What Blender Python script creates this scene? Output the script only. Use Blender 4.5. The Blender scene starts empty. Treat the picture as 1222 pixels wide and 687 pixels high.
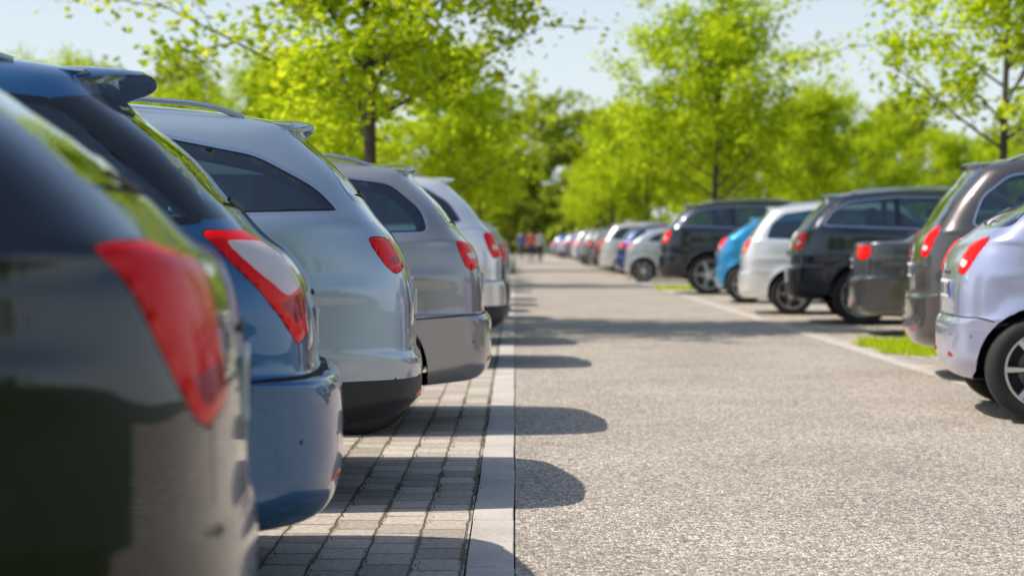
import bpy,bmesh,math,random
import numpy as np
from mathutils import Vector,Matrix
import time
T0=time.time()
random.seed(5); rng=np.random.default_rng(7)
scene=bpy.context.scene
col=scene.collection
FPX=2150.0; CH=1.05
# ------------------------------------------------------------ materials
def newmat(name):
    m=bpy.data.materials.new(name); m.use_nodes=True
    nt=m.node_tree; b=nt.nodes['Principled BSDF']
    return m,nt,b
def simple(name,c,rough=.5,metal=0,coat=0,spec=.5,noise=0.0,nscale=8):
    m,nt,b=newmat(name)
    b.inputs['Base Color'].default_value=(*c,1)
    b.inputs['Roughness'].default_value=rough
    b.inputs['Metallic'].default_value=metal
    b.inputs['Coat Weight'].default_value=coat
    b.inputs['Coat Roughness'].default_value=.03
    b.inputs['Specular IOR Level'].default_value=spec
    if noise>0:
        tc=nt.nodes.new('ShaderNodeTexCoord'); n=nt.nodes.new('ShaderNodeTexNoise')
        n.inputs['Scale'].default_value=nscale; n.inputs['Detail'].default_value=4
        nt.links.new(tc.outputs['Object'],n.inputs['Vector'])
        r=nt.nodes.new('ShaderNodeMapRange'); r.inputs['To Min'].default_value=max(rough-noise,0.02); r.inputs['To Max'].default_value=rough+noise
        nt.links.new(n.outputs['Fac'],r.inputs['Value']); nt.links.new(r.outputs['Result'],b.inputs['Roughness'])
        mx=nt.nodes.new('ShaderNodeMix'); mx.data_type='RGBA'
        mx.inputs[6].default_value=(*[x*(1-noise) for x in c],1); mx.inputs[7].default_value=(*[min(1,x*(1+noise)) for x in c],1)
        nt.links.new(n.outputs['Fac'],mx.inputs[0]); nt.links.new(mx.outputs[2],b.inputs['Base Color'])
    return m
def paint_mat():
    m,nt,b=newmat('car_paint')
    oi=nt.nodes.new('ShaderNodeObjectInfo')
    tc=nt.nodes.new('ShaderNodeTexCoord')
    n=nt.nodes.new('ShaderNodeTexNoise'); n.inputs['Scale'].default_value=2.5; n.inputs['Detail'].default_value=6
    nt.links.new(tc.outputs['Object'],n.inputs['Vector'])
    sep=nt.nodes.new('ShaderNodeSeparateXYZ'); nt.links.new(tc.outputs['Object'],sep.inputs[0])
    mr=nt.nodes.new('ShaderNodeMapRange'); mr.inputs['From Min'].default_value=.5; mr.inputs['From Max'].default_value=.2
    mr.inputs['To Min'].default_value=0.0; mr.inputs['To Max'].default_value=.06
    nt.links.new(sep.outputs['Z'],mr.inputs['Value'])
    mul=nt.nodes.new('ShaderNodeMath'); mul.operation='MULTIPLY'
    nt.links.new(mr.outputs['Result'],mul.inputs[0]); nt.links.new(n.outputs['Fac'],mul.inputs[1])
    mx=nt.nodes.new('ShaderNodeMix'); mx.data_type='RGBA'
    nt.links.new(mul.outputs[0],mx.inputs[0]); nt.links.new(oi.outputs['Color'],mx.inputs[6]); mx.inputs[7].default_value=(.28,.25,.2,1)
    nt.links.new(mx.outputs[2],b.inputs['Base Color'])
    b.inputs['Metallic'].default_value=.5; b.inputs['Roughness'].default_value=.30
    b.inputs['Coat Weight'].default_value=1; b.inputs['Coat Roughness'].default_value=.01; b.inputs['Coat IOR'].default_value=1.6
    return m
def glass_mat():
    m=bpy.data.materials.new('car_glass'); m.use_nodes=True; nt=m.node_tree; nt.nodes.clear()
    o=nt.nodes.new('ShaderNodeOutputMaterial'); mix=nt.nodes.new('ShaderNodeMixShader')
    tr=nt.nodes.new('ShaderNodeBsdfTransparent'); tr.inputs[0].default_value=(.34,.47,.47,1)
    gl=nt.nodes.new('ShaderNodeBsdfGlossy'); gl.inputs['Roughness'].default_value=.01; gl.inputs[0].default_value=(.95,.97,1,1)
    fr=nt.nodes.new('ShaderNodeFresnel'); fr.inputs[0].default_value=1.6
    mr=nt.nodes.new('ShaderNodeMath'); mr.operation='MULTIPLY_ADD'; mr.inputs[1].default_value=1.2; mr.inputs[2].default_value=.06; mr.use_clamp=True
    nt.links.new(fr.outputs[0],mr.inputs[0]); nt.links.new(mr.outputs[0],mix.inputs[0])
    nt.links.new(tr.outputs[0],mix.inputs[1]); nt.links.new(gl.outputs[0],mix.inputs[2]); nt.links.new(mix.outputs[0],o.inputs[0])
    return m
def lens_mat(name,c,scale=160,stripe=.35):
    m,nt,b=newmat(name)
    tc=nt.nodes.new('ShaderNodeTexCoord'); w=nt.nodes.new('ShaderNodeTexWave'); w.bands_direction='Z'
    w.inputs['Scale'].default_value=scale/6.28; w.inputs['Distortion'].default_value=.3
    nt.links.new(tc.outputs['Object'],w.inputs['Vector'])
    n=nt.nodes.new('ShaderNodeTexNoise'); n.inputs['Scale'].default_value=10; nt.links.new(tc.outputs['Object'],n.inputs['Vector'])
    mx=nt.nodes.new('ShaderNodeMix'); mx.data_type='RGBA'
    mx.inputs[6].default_value=(*[x*(1-stripe) for x in c],1); mx.inputs[7].default_value=(*[min(1,x*1.05) for x in c],1)
    ad=nt.nodes.new('ShaderNodeMath'); ad.operation='MULTIPLY_ADD'; ad.inputs[1].default_value=.6
    nt.links.new(w.outputs['Fac'],ad.inputs[0])
    m2=nt.nodes.new('ShaderNodeMapRange'); m2.inputs['From Min'].default_value=.3; m2.inputs['From Max'].default_value=.7; m2.inputs['To Max'].default_value=.4
    nt.links.new(n.outputs['Fac'],m2.inputs['Value']); nt.links.new(m2.outputs['Result'],ad.inputs[2])
    nt.links.new(ad.outputs[0],mx.inputs[0]); nt.links.new(mx.outputs[2],b.inputs['Base Color'])
    b.inputs['Roughness'].default_value=.3; b.inputs['Specular IOR Level'].default_value=.05; b.inputs['Coat Weight'].default_value=.45; b.inputs['Coat Roughness'].default_value=.02
    return m
M={}
M['paint']=paint_mat(); M['glass']=glass_mat()
M['black']=simple('gloss_black_trim',(.008,.008,.009),.12,0,.6)
M['chrome']=simple('chrome_trim',(.75,.75,.76),.12,1)
M['lens']=lens_mat('tail_light_red',(.95,.003,.004),160,.10)
M['lensw']=lens_mat('tail_light_clear',(.80,.68,.68),220,.25)
M['gap']=simple('panel_gap',(.006,.006,.006),.8)
M['plastic']=simple('dark_plastic',(.022,.022,.024),.55,noise=.15,nscale=40)
M['inner']=simple('interior_fabric',(.02,.02,.022),.85,noise=.1)
M['lens2']=lens_mat('tail_light_dark_red',(.45,.003,.005),260,.2)
M['glassr']=M['glass'];M['pillar']=M['black']
SLOTS=['paint','glass','black','chrome','lens','lensw','gap','plastic','inner','lens2','glassr','pillar']
SI={k:i for i,k in enumerate(SLOTS)}
M['rubber']=simple('tyre_rubber',(.018,.018,.018),.8,noise=.12,nscale=20)
M['alloy']=simple('alloy_rim',(.62,.63,.65),.28,.85,noise=.05)
M['alloyd']=simple('brake_disc',(.12,.12,.12),.5,.6)
M['plate']=simple('number_plate_white',(.72,.72,.7),.4)
M['rail']=simple('roof_rail_metal',(.6,.61,.62),.3,.9)
M['seat']=simple('seat_fabric',(.07,.07,.075),.9,noise=.2,nscale=30)
M['blue']=simple('plate_blue',(.02,.08,.40),.4)
# ------------------------------------------------------------ numeric helpers
def pchip(y,xq):
    n=len(y)
    d=np.diff(y,axis=0)
    m=np.zeros_like(y)
    a,b=d[:-1],d[1:]
    ok=(a*b>0)
    hm=np.where(ok,2*a*b/np.where(ok,a+b,1),0)
    m[1:-1]=hm; m[0]=d[0]; m[-1]=d[-1]
    i=np.clip(np.floor(xq).astype(int),0,n-2); t=(xq-i)[:,None]
    return ((1+2*t)*(1-t)**2)*y[i]+t*(1-t)**2*m[i]+t*t*(3-2*t)*y[i+1]+t*t*(t-1)*m[i+1]
class Surf:
    NT=360; NS=260
    def __init__(s,rings,flares,lines,bow=.08):
        R=np.array(rings,float); K=len(R)
        sq=np.linspace(0,K-1,s.NS+1); V=pchip(R,sq)
        P=np.zeros((s.NT+1,s.NS+1,3)); Q=np.zeros((s.NT+1,s.NS+1))
        tq=np.linspace(0,1,s.NT+1)**1.25
        ph=np.linspace(0,math.pi/2,700)
        for j in range(s.NS+1):
            xr,zr,xf,zf,ys,zs,nr,nf=V[j]; ys=max(ys,0)
            xm=(xr+xf)/2; a=xm-xr
            c,sn=np.cos(ph),np.sin(ph)
            r=(np.abs(c)**nr+np.abs(sn)**nr)**(-1/nr); x1=xm-a*r*c; y1=ys*r*sn
            r=(np.abs(c)**nf+np.abs(sn)**nf)**(-1/nf); x2=(xm+a*r*c)[::-1]; y2=(ys*r*sn)[::-1]
            x=np.concatenate([x1,x2[1:]]); y=np.concatenate([y1,y2[1:]])
            ds=np.hypot(np.diff(x),np.diff(y)); q=np.concatenate([[0],np.cumsum(ds)])
            sl=np.where(np.abs(np.diff(x1))>np.abs(np.diff(y1)))[0]
            qc=q[sl[0]] if len(sl) else 0
            qq=tq*q[-1]
            X=np.interp(qq,q,x); Y=np.interp(qq,q,y)
            u=(X-xr)/(xf-xr)
            Z=zr*2*(u-.5)*(u-1)+zs*4*u*(1-u)+zf*2*u*(u-.5)
            if ys>.3: X=X+bow*(Y/ys)**2*(1-u)**4*min(1,(ys-.3)/.2)
            P[:,j]=np.stack([X,Y,Z],1); Q[:,j]=qq-qc
        side=1/(1+np.exp(-(Q-.05)/.03))
        for (xw,zw,ra) in flares:
            rr=np.hypot(P[...,0]-xw,P[...,2]-zw)
            P[...,1]+=side*.02*np.exp(-((rr-ra)/.05)**2)
        for (zc,amp,wd) in lines:
            P[...,1]+=side*amp*np.exp(-((P[...,2]-zc)/wd)**2)
        s.P=P;s.Q=Q
        s.mask={'s':(Q<-.12)*100.,'r':(Q>.06)*100.,'c':Q*0}
        s.A={'s':P[...,0],'r':P[...,1],'c':Q}; s.B=P[...,2]
    def bil(s,F,t,v):
        t=min(max(t,0),s.NT-1e-6); v=min(max(v,0),s.NS-1e-6)
        i=int(t);j=int(v);a=t-i;b=v-j
        return F[i,j]*(1-a)*(1-b)+F[i+1,j]*a*(1-b)+F[i,j+1]*(1-a)*b+F[i+1,j+1]*a*b
    def inv(s,mode,a,b):
        A=s.A[mode];B=s.B
        d=(A-a)**2+(B-b)**2+s.mask[mode]
        k=int(np.argmin(d)); i,j=divmod(k,s.NS+1); t,v=float(i),float(j);t0,v0=t,v
        for _ in range(4):
            i=min(int(t),s.NT-1);j=min(int(v),s.NS-1)
            f=s.bil(A,t,v)-a; g=s.bil(B,t,v)-b
            At=A[i+1,j]-A[i,j];Av=A[i,j+1]-A[i,j];Bt=B[i+1,j]-B[i,j];Bv=B[i,j+1]-B[i,j]
            D=At*Bv-Av*Bt
            if abs(D)<1e-9: break
            dt=-(f*Bv-Av*g)/D; dv=-(At*g-Bt*f)/D
            t=min(max(t+max(-1,min(1,dt)),t0-1),t0+1);v=min(max(v+max(-1,min(1,dv)),v0-1),v0+1)
            t=min(max(t,0),s.NT);v=min(max(v,0),s.NS)
        return t/s.NT,v/s.NS
    def roofz(s,x,y):
        d=(s.P[...,0]-x)**2+(s.P[...,1]-abs(y))**2; d=d+(s.B<s.B.max()-.28)*10
        k=int(np.argmin(d)); return s.B.flat[k]
def roundpoly(pts,r,seg=4,closed=True):
    out=[];n=len(pts)
    for i in range(n):
        p=Vector(pts[i])
        if not closed and i in(0,n-1): out.append(tuple(p));continue
        a=Vector(pts[i-1]);b=Vector(pts[(i+1)%n])
        la=(a-p).length;lb=(b-p).length
        ra=min(r,la*.45);rb=min(r,lb*.45)
        A=p+(a-p)/max(la,1e-6)*ra;B=p+(b-p)/max(lb,1e-6)*rb
        for k in range(seg+1):
            t=k/seg; out.append(tuple((1-t)**2*A+2*t*(1-t)*p+t*t*B))
    return out
def subdiv(pts,closed,mx=.1):
    out=[];n=len(pts)
    for i in range(n if closed else n-1):
        a=Vector(pts[i]);b=Vector(pts[(i+1)%n]);k=max(1,int((b-a).length/mx))
        for j in range(k): out.append(tuple(a+(b-a)*j/k))
    if not closed: out.append(tuple(pts[-1]))
    return out
def offpoly(pts,d):
    n=len(pts);A=sum(pts[i][0]*pts[(i+1)%n][1]-pts[(i+1)%n][0]*pts[i][1] for i in range(n));sg=1 if A>0 else -1
    out=[]
    for i in range(n):
        p=Vector(pts[i]);e1=(p-Vector(pts[i-1])).normalized();e2=(Vector(pts[(i+1)%n])-p).normalized()
        n1=Vector((-e1.y,e1.x))*sg;n2=Vector((-e2.y,e2.x))*sg
        m=(n1+n2)
        if m.length<.3: m=n1
        m.normalize();k=max(.45,m.dot(n1))
        out.append(tuple(p+m*d/k))
    return out
def inpoly(poly,pts):
    x,y=pts[:,0],pts[:,1];ins=np.zeros(len(pts),bool);n=len(poly)
    for i in range(n):
        x1,y1=poly[i];x2,y2=poly[(i+1)%n]
        if y1==y2: continue
        c=((y1>y)!=(y2>y))&(x<(x2-x1)*(y-y1)/(y2-y1)+x1)
        ins^=c
    return ins
NTM=120;NSM=78
def knife(bm,poly,closed=True):
    xs=[p[0] for p in poly];ys=[p[1] for p in poly]
    x0,x1,y0,y1=min(xs)-.5,max(xs)+.5,min(ys)-.5,max(ys)+.5
    cand=set()
    for f in bm.faces:
        vs=[v.co for v in f.verts]
        if max(v.x for v in vs)>=x0 and min(v.x for v in vs)<=x1 and max(v.y for v in vs)>=y0 and min(v.y for v in vs)<=y1: cand.add(f)
    n=len(poly)
    for i in range(n if closed else n-1):
        a=Vector((*poly[i],0));b=Vector((*poly[(i+1)%n],0))
        d=b-a
        if d.length<1e-4: continue
        nx=Vector((-d.y,d.x,0)).normalized()
        sx0,sx1=min(a.x,b.x)-1e-3,max(a.x,b.x)+1e-3;sy0,sy1=min(a.y,b.y)-1e-3,max(a.y,b.y)+1e-3
        sel=[]
        for f in cand:
            vs=[v.co for v in f.verts]
            if max(v.x for v in vs)<sx0 or min(v.x for v in vs)>sx1 or max(v.y for v in vs)<sy0 or min(v.y for v in vs)>sy1: continue
            dd=[(v-a).dot(nx) for v in vs]
            if min(dd)<-1e-3 and max(dd)>1e-3: sel.append(f)
        if not sel: continue
        es={e for f in sel for e in f.edges};vv={v for f in sel for v in f.verts}
        for f in sel: cand.discard(f)
        r=bmesh.ops.bisect_plane(bm,geom=list(vv)+list(es)+sel,dist=2e-3,plane_co=a,plane_no=nx)
        for g in r['geom']:
            if isinstance(g,bmesh.types.BMFace): cand.add(g)
def mark(bm,poly,fn):
    fs=list(bm.faces); c=np.array([tuple(f.calc_center_median())[:2] for f in fs])
    for k in np.nonzero(inpoly(poly,c))[0]: fn(fs[k])
def setm(name,only=None):
    i=SI[name]
    def f(fc):
        if only is None or fc.material_index in only: fc.material_index=i
    return f
def outline_map(S,mode,pts):
    return [(t*NTM,v*NSM) for t,v in (S.inv(mode,a,b) for a,b in pts)]
def stroke(pts,w):
    P=[Vector(p) for p in pts];L=[];R=[]
    for i,p in enumerate(P):
        d=(P[min(i+1,len(P)-1)]-P[max(i-1,0)]).normalized();n=Vector((-d.y,d.x))
        L.append(tuple(p+n*w/2));R.append(tuple(p-n*w/2))
    return L+R[::-1]
# ------------------------------------------------------------ mesh helpers
def me_from(name,verts,faces,mats,mi=None,smooth=False):
    me=bpy.data.meshes.new(name); me.from_pydata([tuple(v) for v in verts],[],[tuple(f) for f in faces])
    for m in mats: me.materials.append(m)
    if mi is not None: me.polygons.foreach_set('material_index',np.array(mi,dtype=np.int32))
    if smooth: me.polygons.foreach_set('use_smooth',np.ones(len(me.polygons),bool))
    me.update(); return me
def boxbm(bm,c,s,bev=.02,seg=2,rot=None,mi=0):
    r=bmesh.ops.create_cube(bm,size=1.0); vs=r['verts']
    mt=Matrix.Translation(c)@(rot or Matrix.Identity(4))@Matrix.Diagonal((*s,1))
    bmesh.ops.transform(bm,matrix=mt,verts=vs)
    fs={f for v in vs for f in v.link_faces}
    for f in fs: f.material_index=mi
    if bev>0:
        es={e for f in fs for e in f.edges}
        bmesh.ops.bevel(bm,geom=list(es),offset=bev,segments=seg,affect='EDGES',profile=.5)
def bm_to(bm,name,mats,smooth=True,ang=35):
    if smooth:
        for f in bm.faces: f.smooth=True
        bm.normal_update()
        for e in bm.edges:
            if len(e.link_faces)==2 and e.calc_face_angle(0)>math.radians(ang): e.smooth=False
    me=bpy.data.meshes.new(name); bm.to_mesh(me); bm.free()
    for m in mats: me.materials.append(m)
    return me
def tube(verts,faces,pts,rads,n=6):
    P=[Vector(p) for p in pts];base=len(verts);up=Vector((0,0,1))
    for i,p in enumerate(P):
        d=(P[min(i+1,len(P)-1)]-P[max(i-1,0)]).normalized()
        a=d.cross(Vector((.3,.9,.1)) if abs(d.z)>.8 else up).normalized();b=d.cross(a)
        for k in range(n):
            th=2*math.pi*k/n; verts.append(p+(a*math.cos(th)+b*math.sin(th))*rads[i])
    for i in range(len(P)-1):
        for k in range(n):
            faces.append((base+i*n+k,base+i*n+(k+1)%n,base+(i+1)*n+(k+1)%n,base+(i+1)*n+k))
# ------------------------------------------------------------ wheels (axis +Y is outer)
def make_wheel(name,R,style):
    bm=bmesh.new(); N=56; rr=R*.70
    prof=[(-.10,rr-.005),(-.108,rr+.02),(-.112,(R+rr)/2),(-.105,R-.022),(-.085,R-.004),(-.04,R),(.04,R),(.085,R-.004),(.105,R-.022),(.112,(R+rr)/2),(.108,rr+.02),(.10,rr-.005)]
    def lathe(prof,mi,N=N):
        rings=[]
        for (y,r) in prof:
            rings.append([bm.verts.new((r*math.cos(2*math.pi*k/N),y,r*math.sin(2*math.pi*k/N))) for k in range(N)])
        for a,b in zip(rings,rings[1:]):
            for k in range(N):
                f=bm.faces.new((a[k],a[(k+1)%N],b[(k+1)%N],b[k])); f.material_index=mi
    lathe(prof,0)
    lathe([(.100,rr+.004),(.108,rr),(.108,rr-.012),(.085,rr-.02),(-.09,rr-.03),(-.1,rr-.01)],1)
    lathe([(.02,rr*.98),(.015,.02),(.015,.001)],2)
    lathe([(.03,rr*.62),(.032,.10),(.03,.06)],3)
    ns,wd,dbl={'a':(5,.050,1),'b':(10,.026,0),'c':(7,.045,0),'d':(5,.075,0)}[style]
    lathe([(.055,.075),(.085,.07),(.092,.045),(.092,.001)],1,24)
    for k in range(ns):
        for o in ((-.1,.1) if dbl else (0,)):
            th=2*math.pi*(k)/ns
            segs=[]
            for (r,y,w_) in ((.05,.08,wd*.8),(rr*.5,.083,wd*.5 if dbl else wd*.62),(rr-.008,.096,wd*.62 if dbl else wd)):
                tt=th+o*(.35+.9*r/rr)*(1 if dbl else 0)
                c=Vector((math.cos(tt)*r,y,math.sin(tt)*r));t=Vector((-math.sin(tt),0,math.cos(tt)))
                segs.append([bm.verts.new(c+t*w_/2+Vector((0,-.03,0))),bm.verts.new(c+t*w_*.36),bm.verts.new(c-t*w_*.36),bm.verts.new(c-t*w_/2+Vector((0,-.03,0)))])
            for a,b in zip(segs,segs[1:]):
                for q in range(3):
                    f=bm.faces.new((a[q],b[q],b[q+1],a[q+1])); f.material_index=1
    bmesh.ops.recalc_face_normals(bm,faces=bm.faces)
    return bm_to(bm,name,[M['rubber'],M['alloy'],M['inner'],M['alloyd']],ang=40)
WHEELS={}
def wheel(R,style):
    k=(round(R,3),style)
    if k not in WHEELS: WHEELS[k]=make_wheel('wheel_mesh',R,style)
    return WHEELS[k]
# ------------------------------------------------------------ cars
DEF=dict(L=4.6,w=.90,H=1.5,lb=.04,bt=.66,belt=1.0,br=1.06,g0=.25,g1=.55,zr1=None,t1=(.07,.80),t2=(.09,.93),t3=None,bow=.10,
 xwr=.95,xwf=3.6,R=.33,wst='a',dlo=None,pillars=(1.35,2.35),trim='chrome',light=None,rw=(.70,.56,.10,.10),dpil=False,lsh=-.06,
 lower=None,clad=False,rails=False,spoiler=.1,nb=8,ng=11,bumper_gap=True)
CARS={}
def build_car(key,**kw):
    p=dict(DEF);p.update(kw)
    L,w,H,bt,belt,br,g0,g1,lb=[p[k] for k in('L','w','H','bt','belt','br','g0','g1','lb')]
    zr1=p['zr1'] or H-.07
    t1,t2=p['t1'],p['t2'];t3=p['t3'] or ((g0+t2[0])/2-.01,br-.05)
    nb,ng=p['nb'],p['ng']
    wr=w-.25
    rings=[(.34,.22+lb,L-.3,.2,w-.34,.20,5,4),
     (.10,.20+lb,L-.12,.2,w-.10,.195,5,4),
     (.03,.25+lb,L-.04,.25,w-.04,.24,nb-2,4),
     (.004,.36+lb*.5,L-.005,.36,w-.014,.35,nb-1,4),
     (0,.53,L,.5,w-.004,.52,nb-1,4),
     (.006,bt-.03,L-.02,.58,w,.62,nb-.5,4),
     (min(.022,t1[0]*.85),bt,L-.03,.61,w,.66,nb,4),
     ((t1[0]*.9),bt+.018,L-.04,.64,w,.70,nb,4),
     (t1[0],t1[1],L-.08,.70,w-.001,.79,nb,4),
     (t2[0],t2[1],L-.2,.78,w-.004,.88,nb,4),
     (t3[0],t3[1],L-.5,.86,w-.018,belt-.05,nb+.5,4),
     (g0,br,L-1.05,.97,w-.05,belt,ng,4),
     ((g0+g1)/2-.02,(br+zr1)/2-.01,L-1.48,(.97+H)/2,w-.105,(belt+H-.13)/2,ng,4),
     (g1-.01,zr1-.05,L-1.85,H-.15,w-.175,H-.125,ng,4.5),
     (g1+.02,zr1-.005,L-1.95,H-.09,wr,H-.062,8,4.5),
     (g1+.07,zr1+.02,L-2.03,H-.05,wr*.82,H-.020,5,4),
     (g1+.12,zr1+.035,L-2.08,H-.035,wr*.45,H-.004,4,4),
     (g1+.13,zr1+.04,L-2.1,H-.03,0,H,4,4)]
    R=p['R'];Ra=R+.045;zw=R+.01
    xwr,xwf=p['xwr'],p['xwf']
    S=Surf(rings,[(xwr,zw,Ra),(xwf,zw,Ra)],[(.86,.008,.035),(.42,-.014,.09)],p['bow'])
    bm=bmesh.new()
    V=[[bm.verts.new((i,j,0)) for j in range(NSM+1)] for i in range(NTM+1)]
    for i in range(NTM):
        for j in range(NSM): bm.faces.new((V[i][j],V[i+1][j],V[i+1][j+1],V[i][j+1]))
    def region(mode,pts,name,r=.04,only=None,seg=4,off=0):
        q=subdiv(roundpoly(pts,r,seg) if r>0 else pts,True)
        if off: q=offpoly(q,off)
        po=outline_map(S,mode,q)
        knife(bm,po);mark(bm,po,setm(name,only))
    def line(mode,pts,wd=.007,r=.05,only=(0,7),name='gap'):
        q=subdiv(roundpoly(pts,r,4,False) if r>0 else pts,False,.08)
        po=outline_map(S,mode,stroke(q,wd));knife(bm,po);mark(bm,po,setm(name,only))
    if p['lower']:
        zl=p['lower']
        q0=-w*.93
        pts=[(q0+.02+k*.09,zl) for k in range(int((.42-q0)/.09)+1)]
        po=outline_map(S,'c',pts);po=[(-2,po[0][1])]+po+[(po[-1][0],-2),(-2,-2)]
        knife(bm,po);mark(bm,po,setm('plastic'))
        a=S.inv('s',xwr+.2,.34);b=S.inv('s',xwf-.2,.34)
        po=[(a[0]*NTM,a[1]*NSM)]
        for k in range(1,12): 
            q=S.inv('s',xwr+.2+(xwf-xwr-.4)*k/12,.34); po.append((q[0]*NTM,q[1]*NSM))
        po+=[(b[0]*NTM,b[1]*NSM),(b[0]*NTM,-2),(a[0]*NTM,-2)]
        knife(bm,po);mark(bm,po,setm('plastic'))
    archpolys=[]
    for xw in (xwr,xwf):
        def arc(rad):
            pts=[]
            for k in range(29):
                th=math.radians(-22+224*k/28); x=xw+rad*math.cos(th);z=zw+rad*math.sin(th)
                if z>.235: pts.append((x,z))
            po=outline_map(S,'s',pts)
            return po+[(po[-1][0],-2),(po[0][0],-2)]
        if p['clad']:
            po=arc(Ra+.055);knife(bm,po);mark(bm,po,setm('plastic'))
        po=arc(Ra);knife(bm,po);archpolys.append(po)
    if p['dpil']: region('c',[(-.16,br+.03),(.12,br+.02),(.10,zr1-.10),(-.16,zr1-.07)],'pillar',.03,(0,))
    if p['dlo']:
        region('s',p['dlo'],p['trim'],.06)
        region('s',p['dlo'],'black',.06,None,4,.014)
        region('s',p['dlo'],'glass',.06,None,4,.023)
    for xp in p['pillars']:
        region('s',[(xp-.04,belt-.12),(xp+.05,belt-.12),(xp-.0,H-.08),(xp-.07,H-.08)],'black',0,(1,))
    y0,y1,dz0,dz1=p['rw']
    zt=zr1-.03-dz1*.3;zb=br+dz0*.3
    for o,nm in((0,'pillar'),(.03,'glassr')):
        po=outline_map(S,'r',subdiv(roundpoly([(.02,zb+o),(y0-o,zb+.015+o),(y1-o,zt-.01-o),(.02,zt-o)],.06,4,False),False,.08))
        po=[(-2,po[0][1])]+po+[(-2,po[-1][1])]
        knife(bm,po);mark(bm,po,setm(nm,(0,SI['pillar'])))
    for i_,(lm,pts) in enumerate(p['light'] or []):
        pts=[(a+p['lsh'],b) for a,b in pts]
        if i_==0: region('c',pts,'gap',.03,None,4,-.004)
        region('c',pts,lm,.03)
    line('c',[(-.22,bt+.03),(-.20,t2[1]),(-.16,br-.03)])
    if p['bumper_gap']:
        line('c',[(-w*.85,bt+.012),(0,bt+.012),(xwr-Ra*1.0-.02,bt-.01)],.008,0)
    for xp in p['pillars']:
        line('s',[(xp,.27),(xp,belt-.12),(xp-.01,belt-.03)],.007)
    line('s',[(xwr+.42,.6),(xwr+.30,.80),(p['pillars'][0]-.35,belt-.04)],.007)
    line('s',[(xwf-.40,.27),(xwf-.42,.8),(xwf-.5,belt-.06)],.007)
    fs=list(bm.faces);c=np.array([tuple(f.calc_center_median())[:2] for f in fs]);kill=[]
    for po in archpolys:
        for k in np.nonzero(inpoly(po,c))[0]: kill.append(fs[k])
    ks=set(kill);rim={e for f in ks for e in f.edges if len(e.link_faces)==2 and any(g not in ks for g in e.link_faces)}
    bmesh.ops.delete(bm,geom=list(ks),context='FACES')
    for v in bm.verts:
        t,s_=v.co.x/NTM*S.NT,v.co.y/NSM*S.NS
        v.co=Vector([float(q) for q in S.bil(S.P,t,s_)])
    rim=[e for e in rim if e.is_valid]
    bm.normal_update()
    tot=sum(f.normal.y*f.calc_area() for f in bm.faces)
    if tot<0: bmesh.ops.reverse_faces(bm,faces=bm.faces)
    r=bmesh.ops.extrude_edge_only(bm,edges=rim)
    nv=[g for g in r['geom'] if isinstance(g,bmesh.types.BMVert)]
    for v in nv: v.co.y=max(v.co.y-.26,.3)
    for f in {f for v in nv for f in v.link_faces}: f.material_index=SI['plastic']
    bmesh.ops.remove_doubles(bm,verts=bm.verts,dist=.0012)
    bmesh.ops.dissolve_degenerate(bm,edges=bm.edges,dist=.0008)
    bm.normal_update()
    LS={4,5,9};GS={1,SI['glassr']}
    mv=[]
    for v in bm.verts:
        ms={f.material_index for f in v.link_faces}
        if ms and ms<=LS: mv.append((v,.007))
        elif ms and ms<=GS: mv.append((v,-.004))
    for v,d in mv: v.co+=v.normal*d
    for f in bm.faces:
        cc=f.calc_center_median()
        if f.material_index==0 and cc.x>L-1.9 and belt+.03<cc.z<H-.09 and cc.y<w*.70 and f.normal.x>.35: f.material_index=1
    g=bmesh.ops.duplicate(bm,geom=list(bm.verts)+list(bm.edges)+list(bm.faces))
    dv=[x for x in g['geom'] if isinstance(x,bmesh.types.BMVert)];df=[x for x in g['geom'] if isinstance(x,bmesh.types.BMFace)]
    for v in dv: v.co.y=-v.co.y
    bmesh.ops.reverse_faces(bm,faces=df)
    cv=[v for v in bm.verts if abs(v.co.y)<2e-3]
    for v in cv: v.co.y=0
    bmesh.ops.remove_doubles(bm,verts=cv,dist=1e-3)
    for f in bm.faces: f.smooth=True
    bm.normal_update()
    for e in bm.edges:
        if len(e.link_faces)==2 and e.calc_face_angle(0)>math.radians(38): e.smooth=False
    fs=[f for f in bm.faces if f.material_index not in(1,SI['glassr'])]
    g=bmesh.ops.duplicate(bm,geom=fs)
    dv=[x for x in g['geom'] if isinstance(x,bmesh.types.BMVert)];df=[x for x in g['geom'] if isinstance(x,bmesh.types.BMFace)]
    nm={v:v.normal.copy() for v in dv}
    for v in dv: v.co-=nm[v]*.018
    bmesh.ops.reverse_faces(bm,faces=df)
    for f in df: f.material_index=SI['inner']
    me=bpy.data.meshes.new('car_body_'+key);bm.to_mesh(me);bm.free()
    for k in SLOTS: me.materials.append(M[k])
    parts=[('body',me,(0,0,0),0)]
    bm=bmesh.new()
    boxbm(bm,((L)/2+.12,0,.54),(L-.95,2*(w-.30),.52),.03)
    boxbm(bm,((g0+.40+L-1.1)/2,0,belt-.17),(L-1.1-g0-.40,2*(w-.12),.06),.01)
    parts.append(('underbody',bm_to(bm,'underbody',[M['inner']]),(0,0,0),0))
    bm=bmesh.new()
    for (sx,ys) in ((L-2.55,(-.37,.37)),(L-3.35,(-.42,0,.42))):
        if sx<.7: continue
        for yy in ys:
            ro=Matrix.Rotation(math.radians(-14),4,'Y')
            boxbm(bm,(sx-.1,yy,belt-.03),(.12,.44,.42),.05,3,ro)
            boxbm(bm,(sx-.17,yy,belt+.24),(.09,.25,.15),.04,3,ro)
            boxbm(bm,(sx-.15,yy,belt+.15),(.03,.12,.14),.005,1,ro)
    parts.append(('seats',bm_to(bm,'seats',[M['seat']]),(0,0,0),0))
    bm=bmesh.new()
    zp=t1[1]+.02
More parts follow.
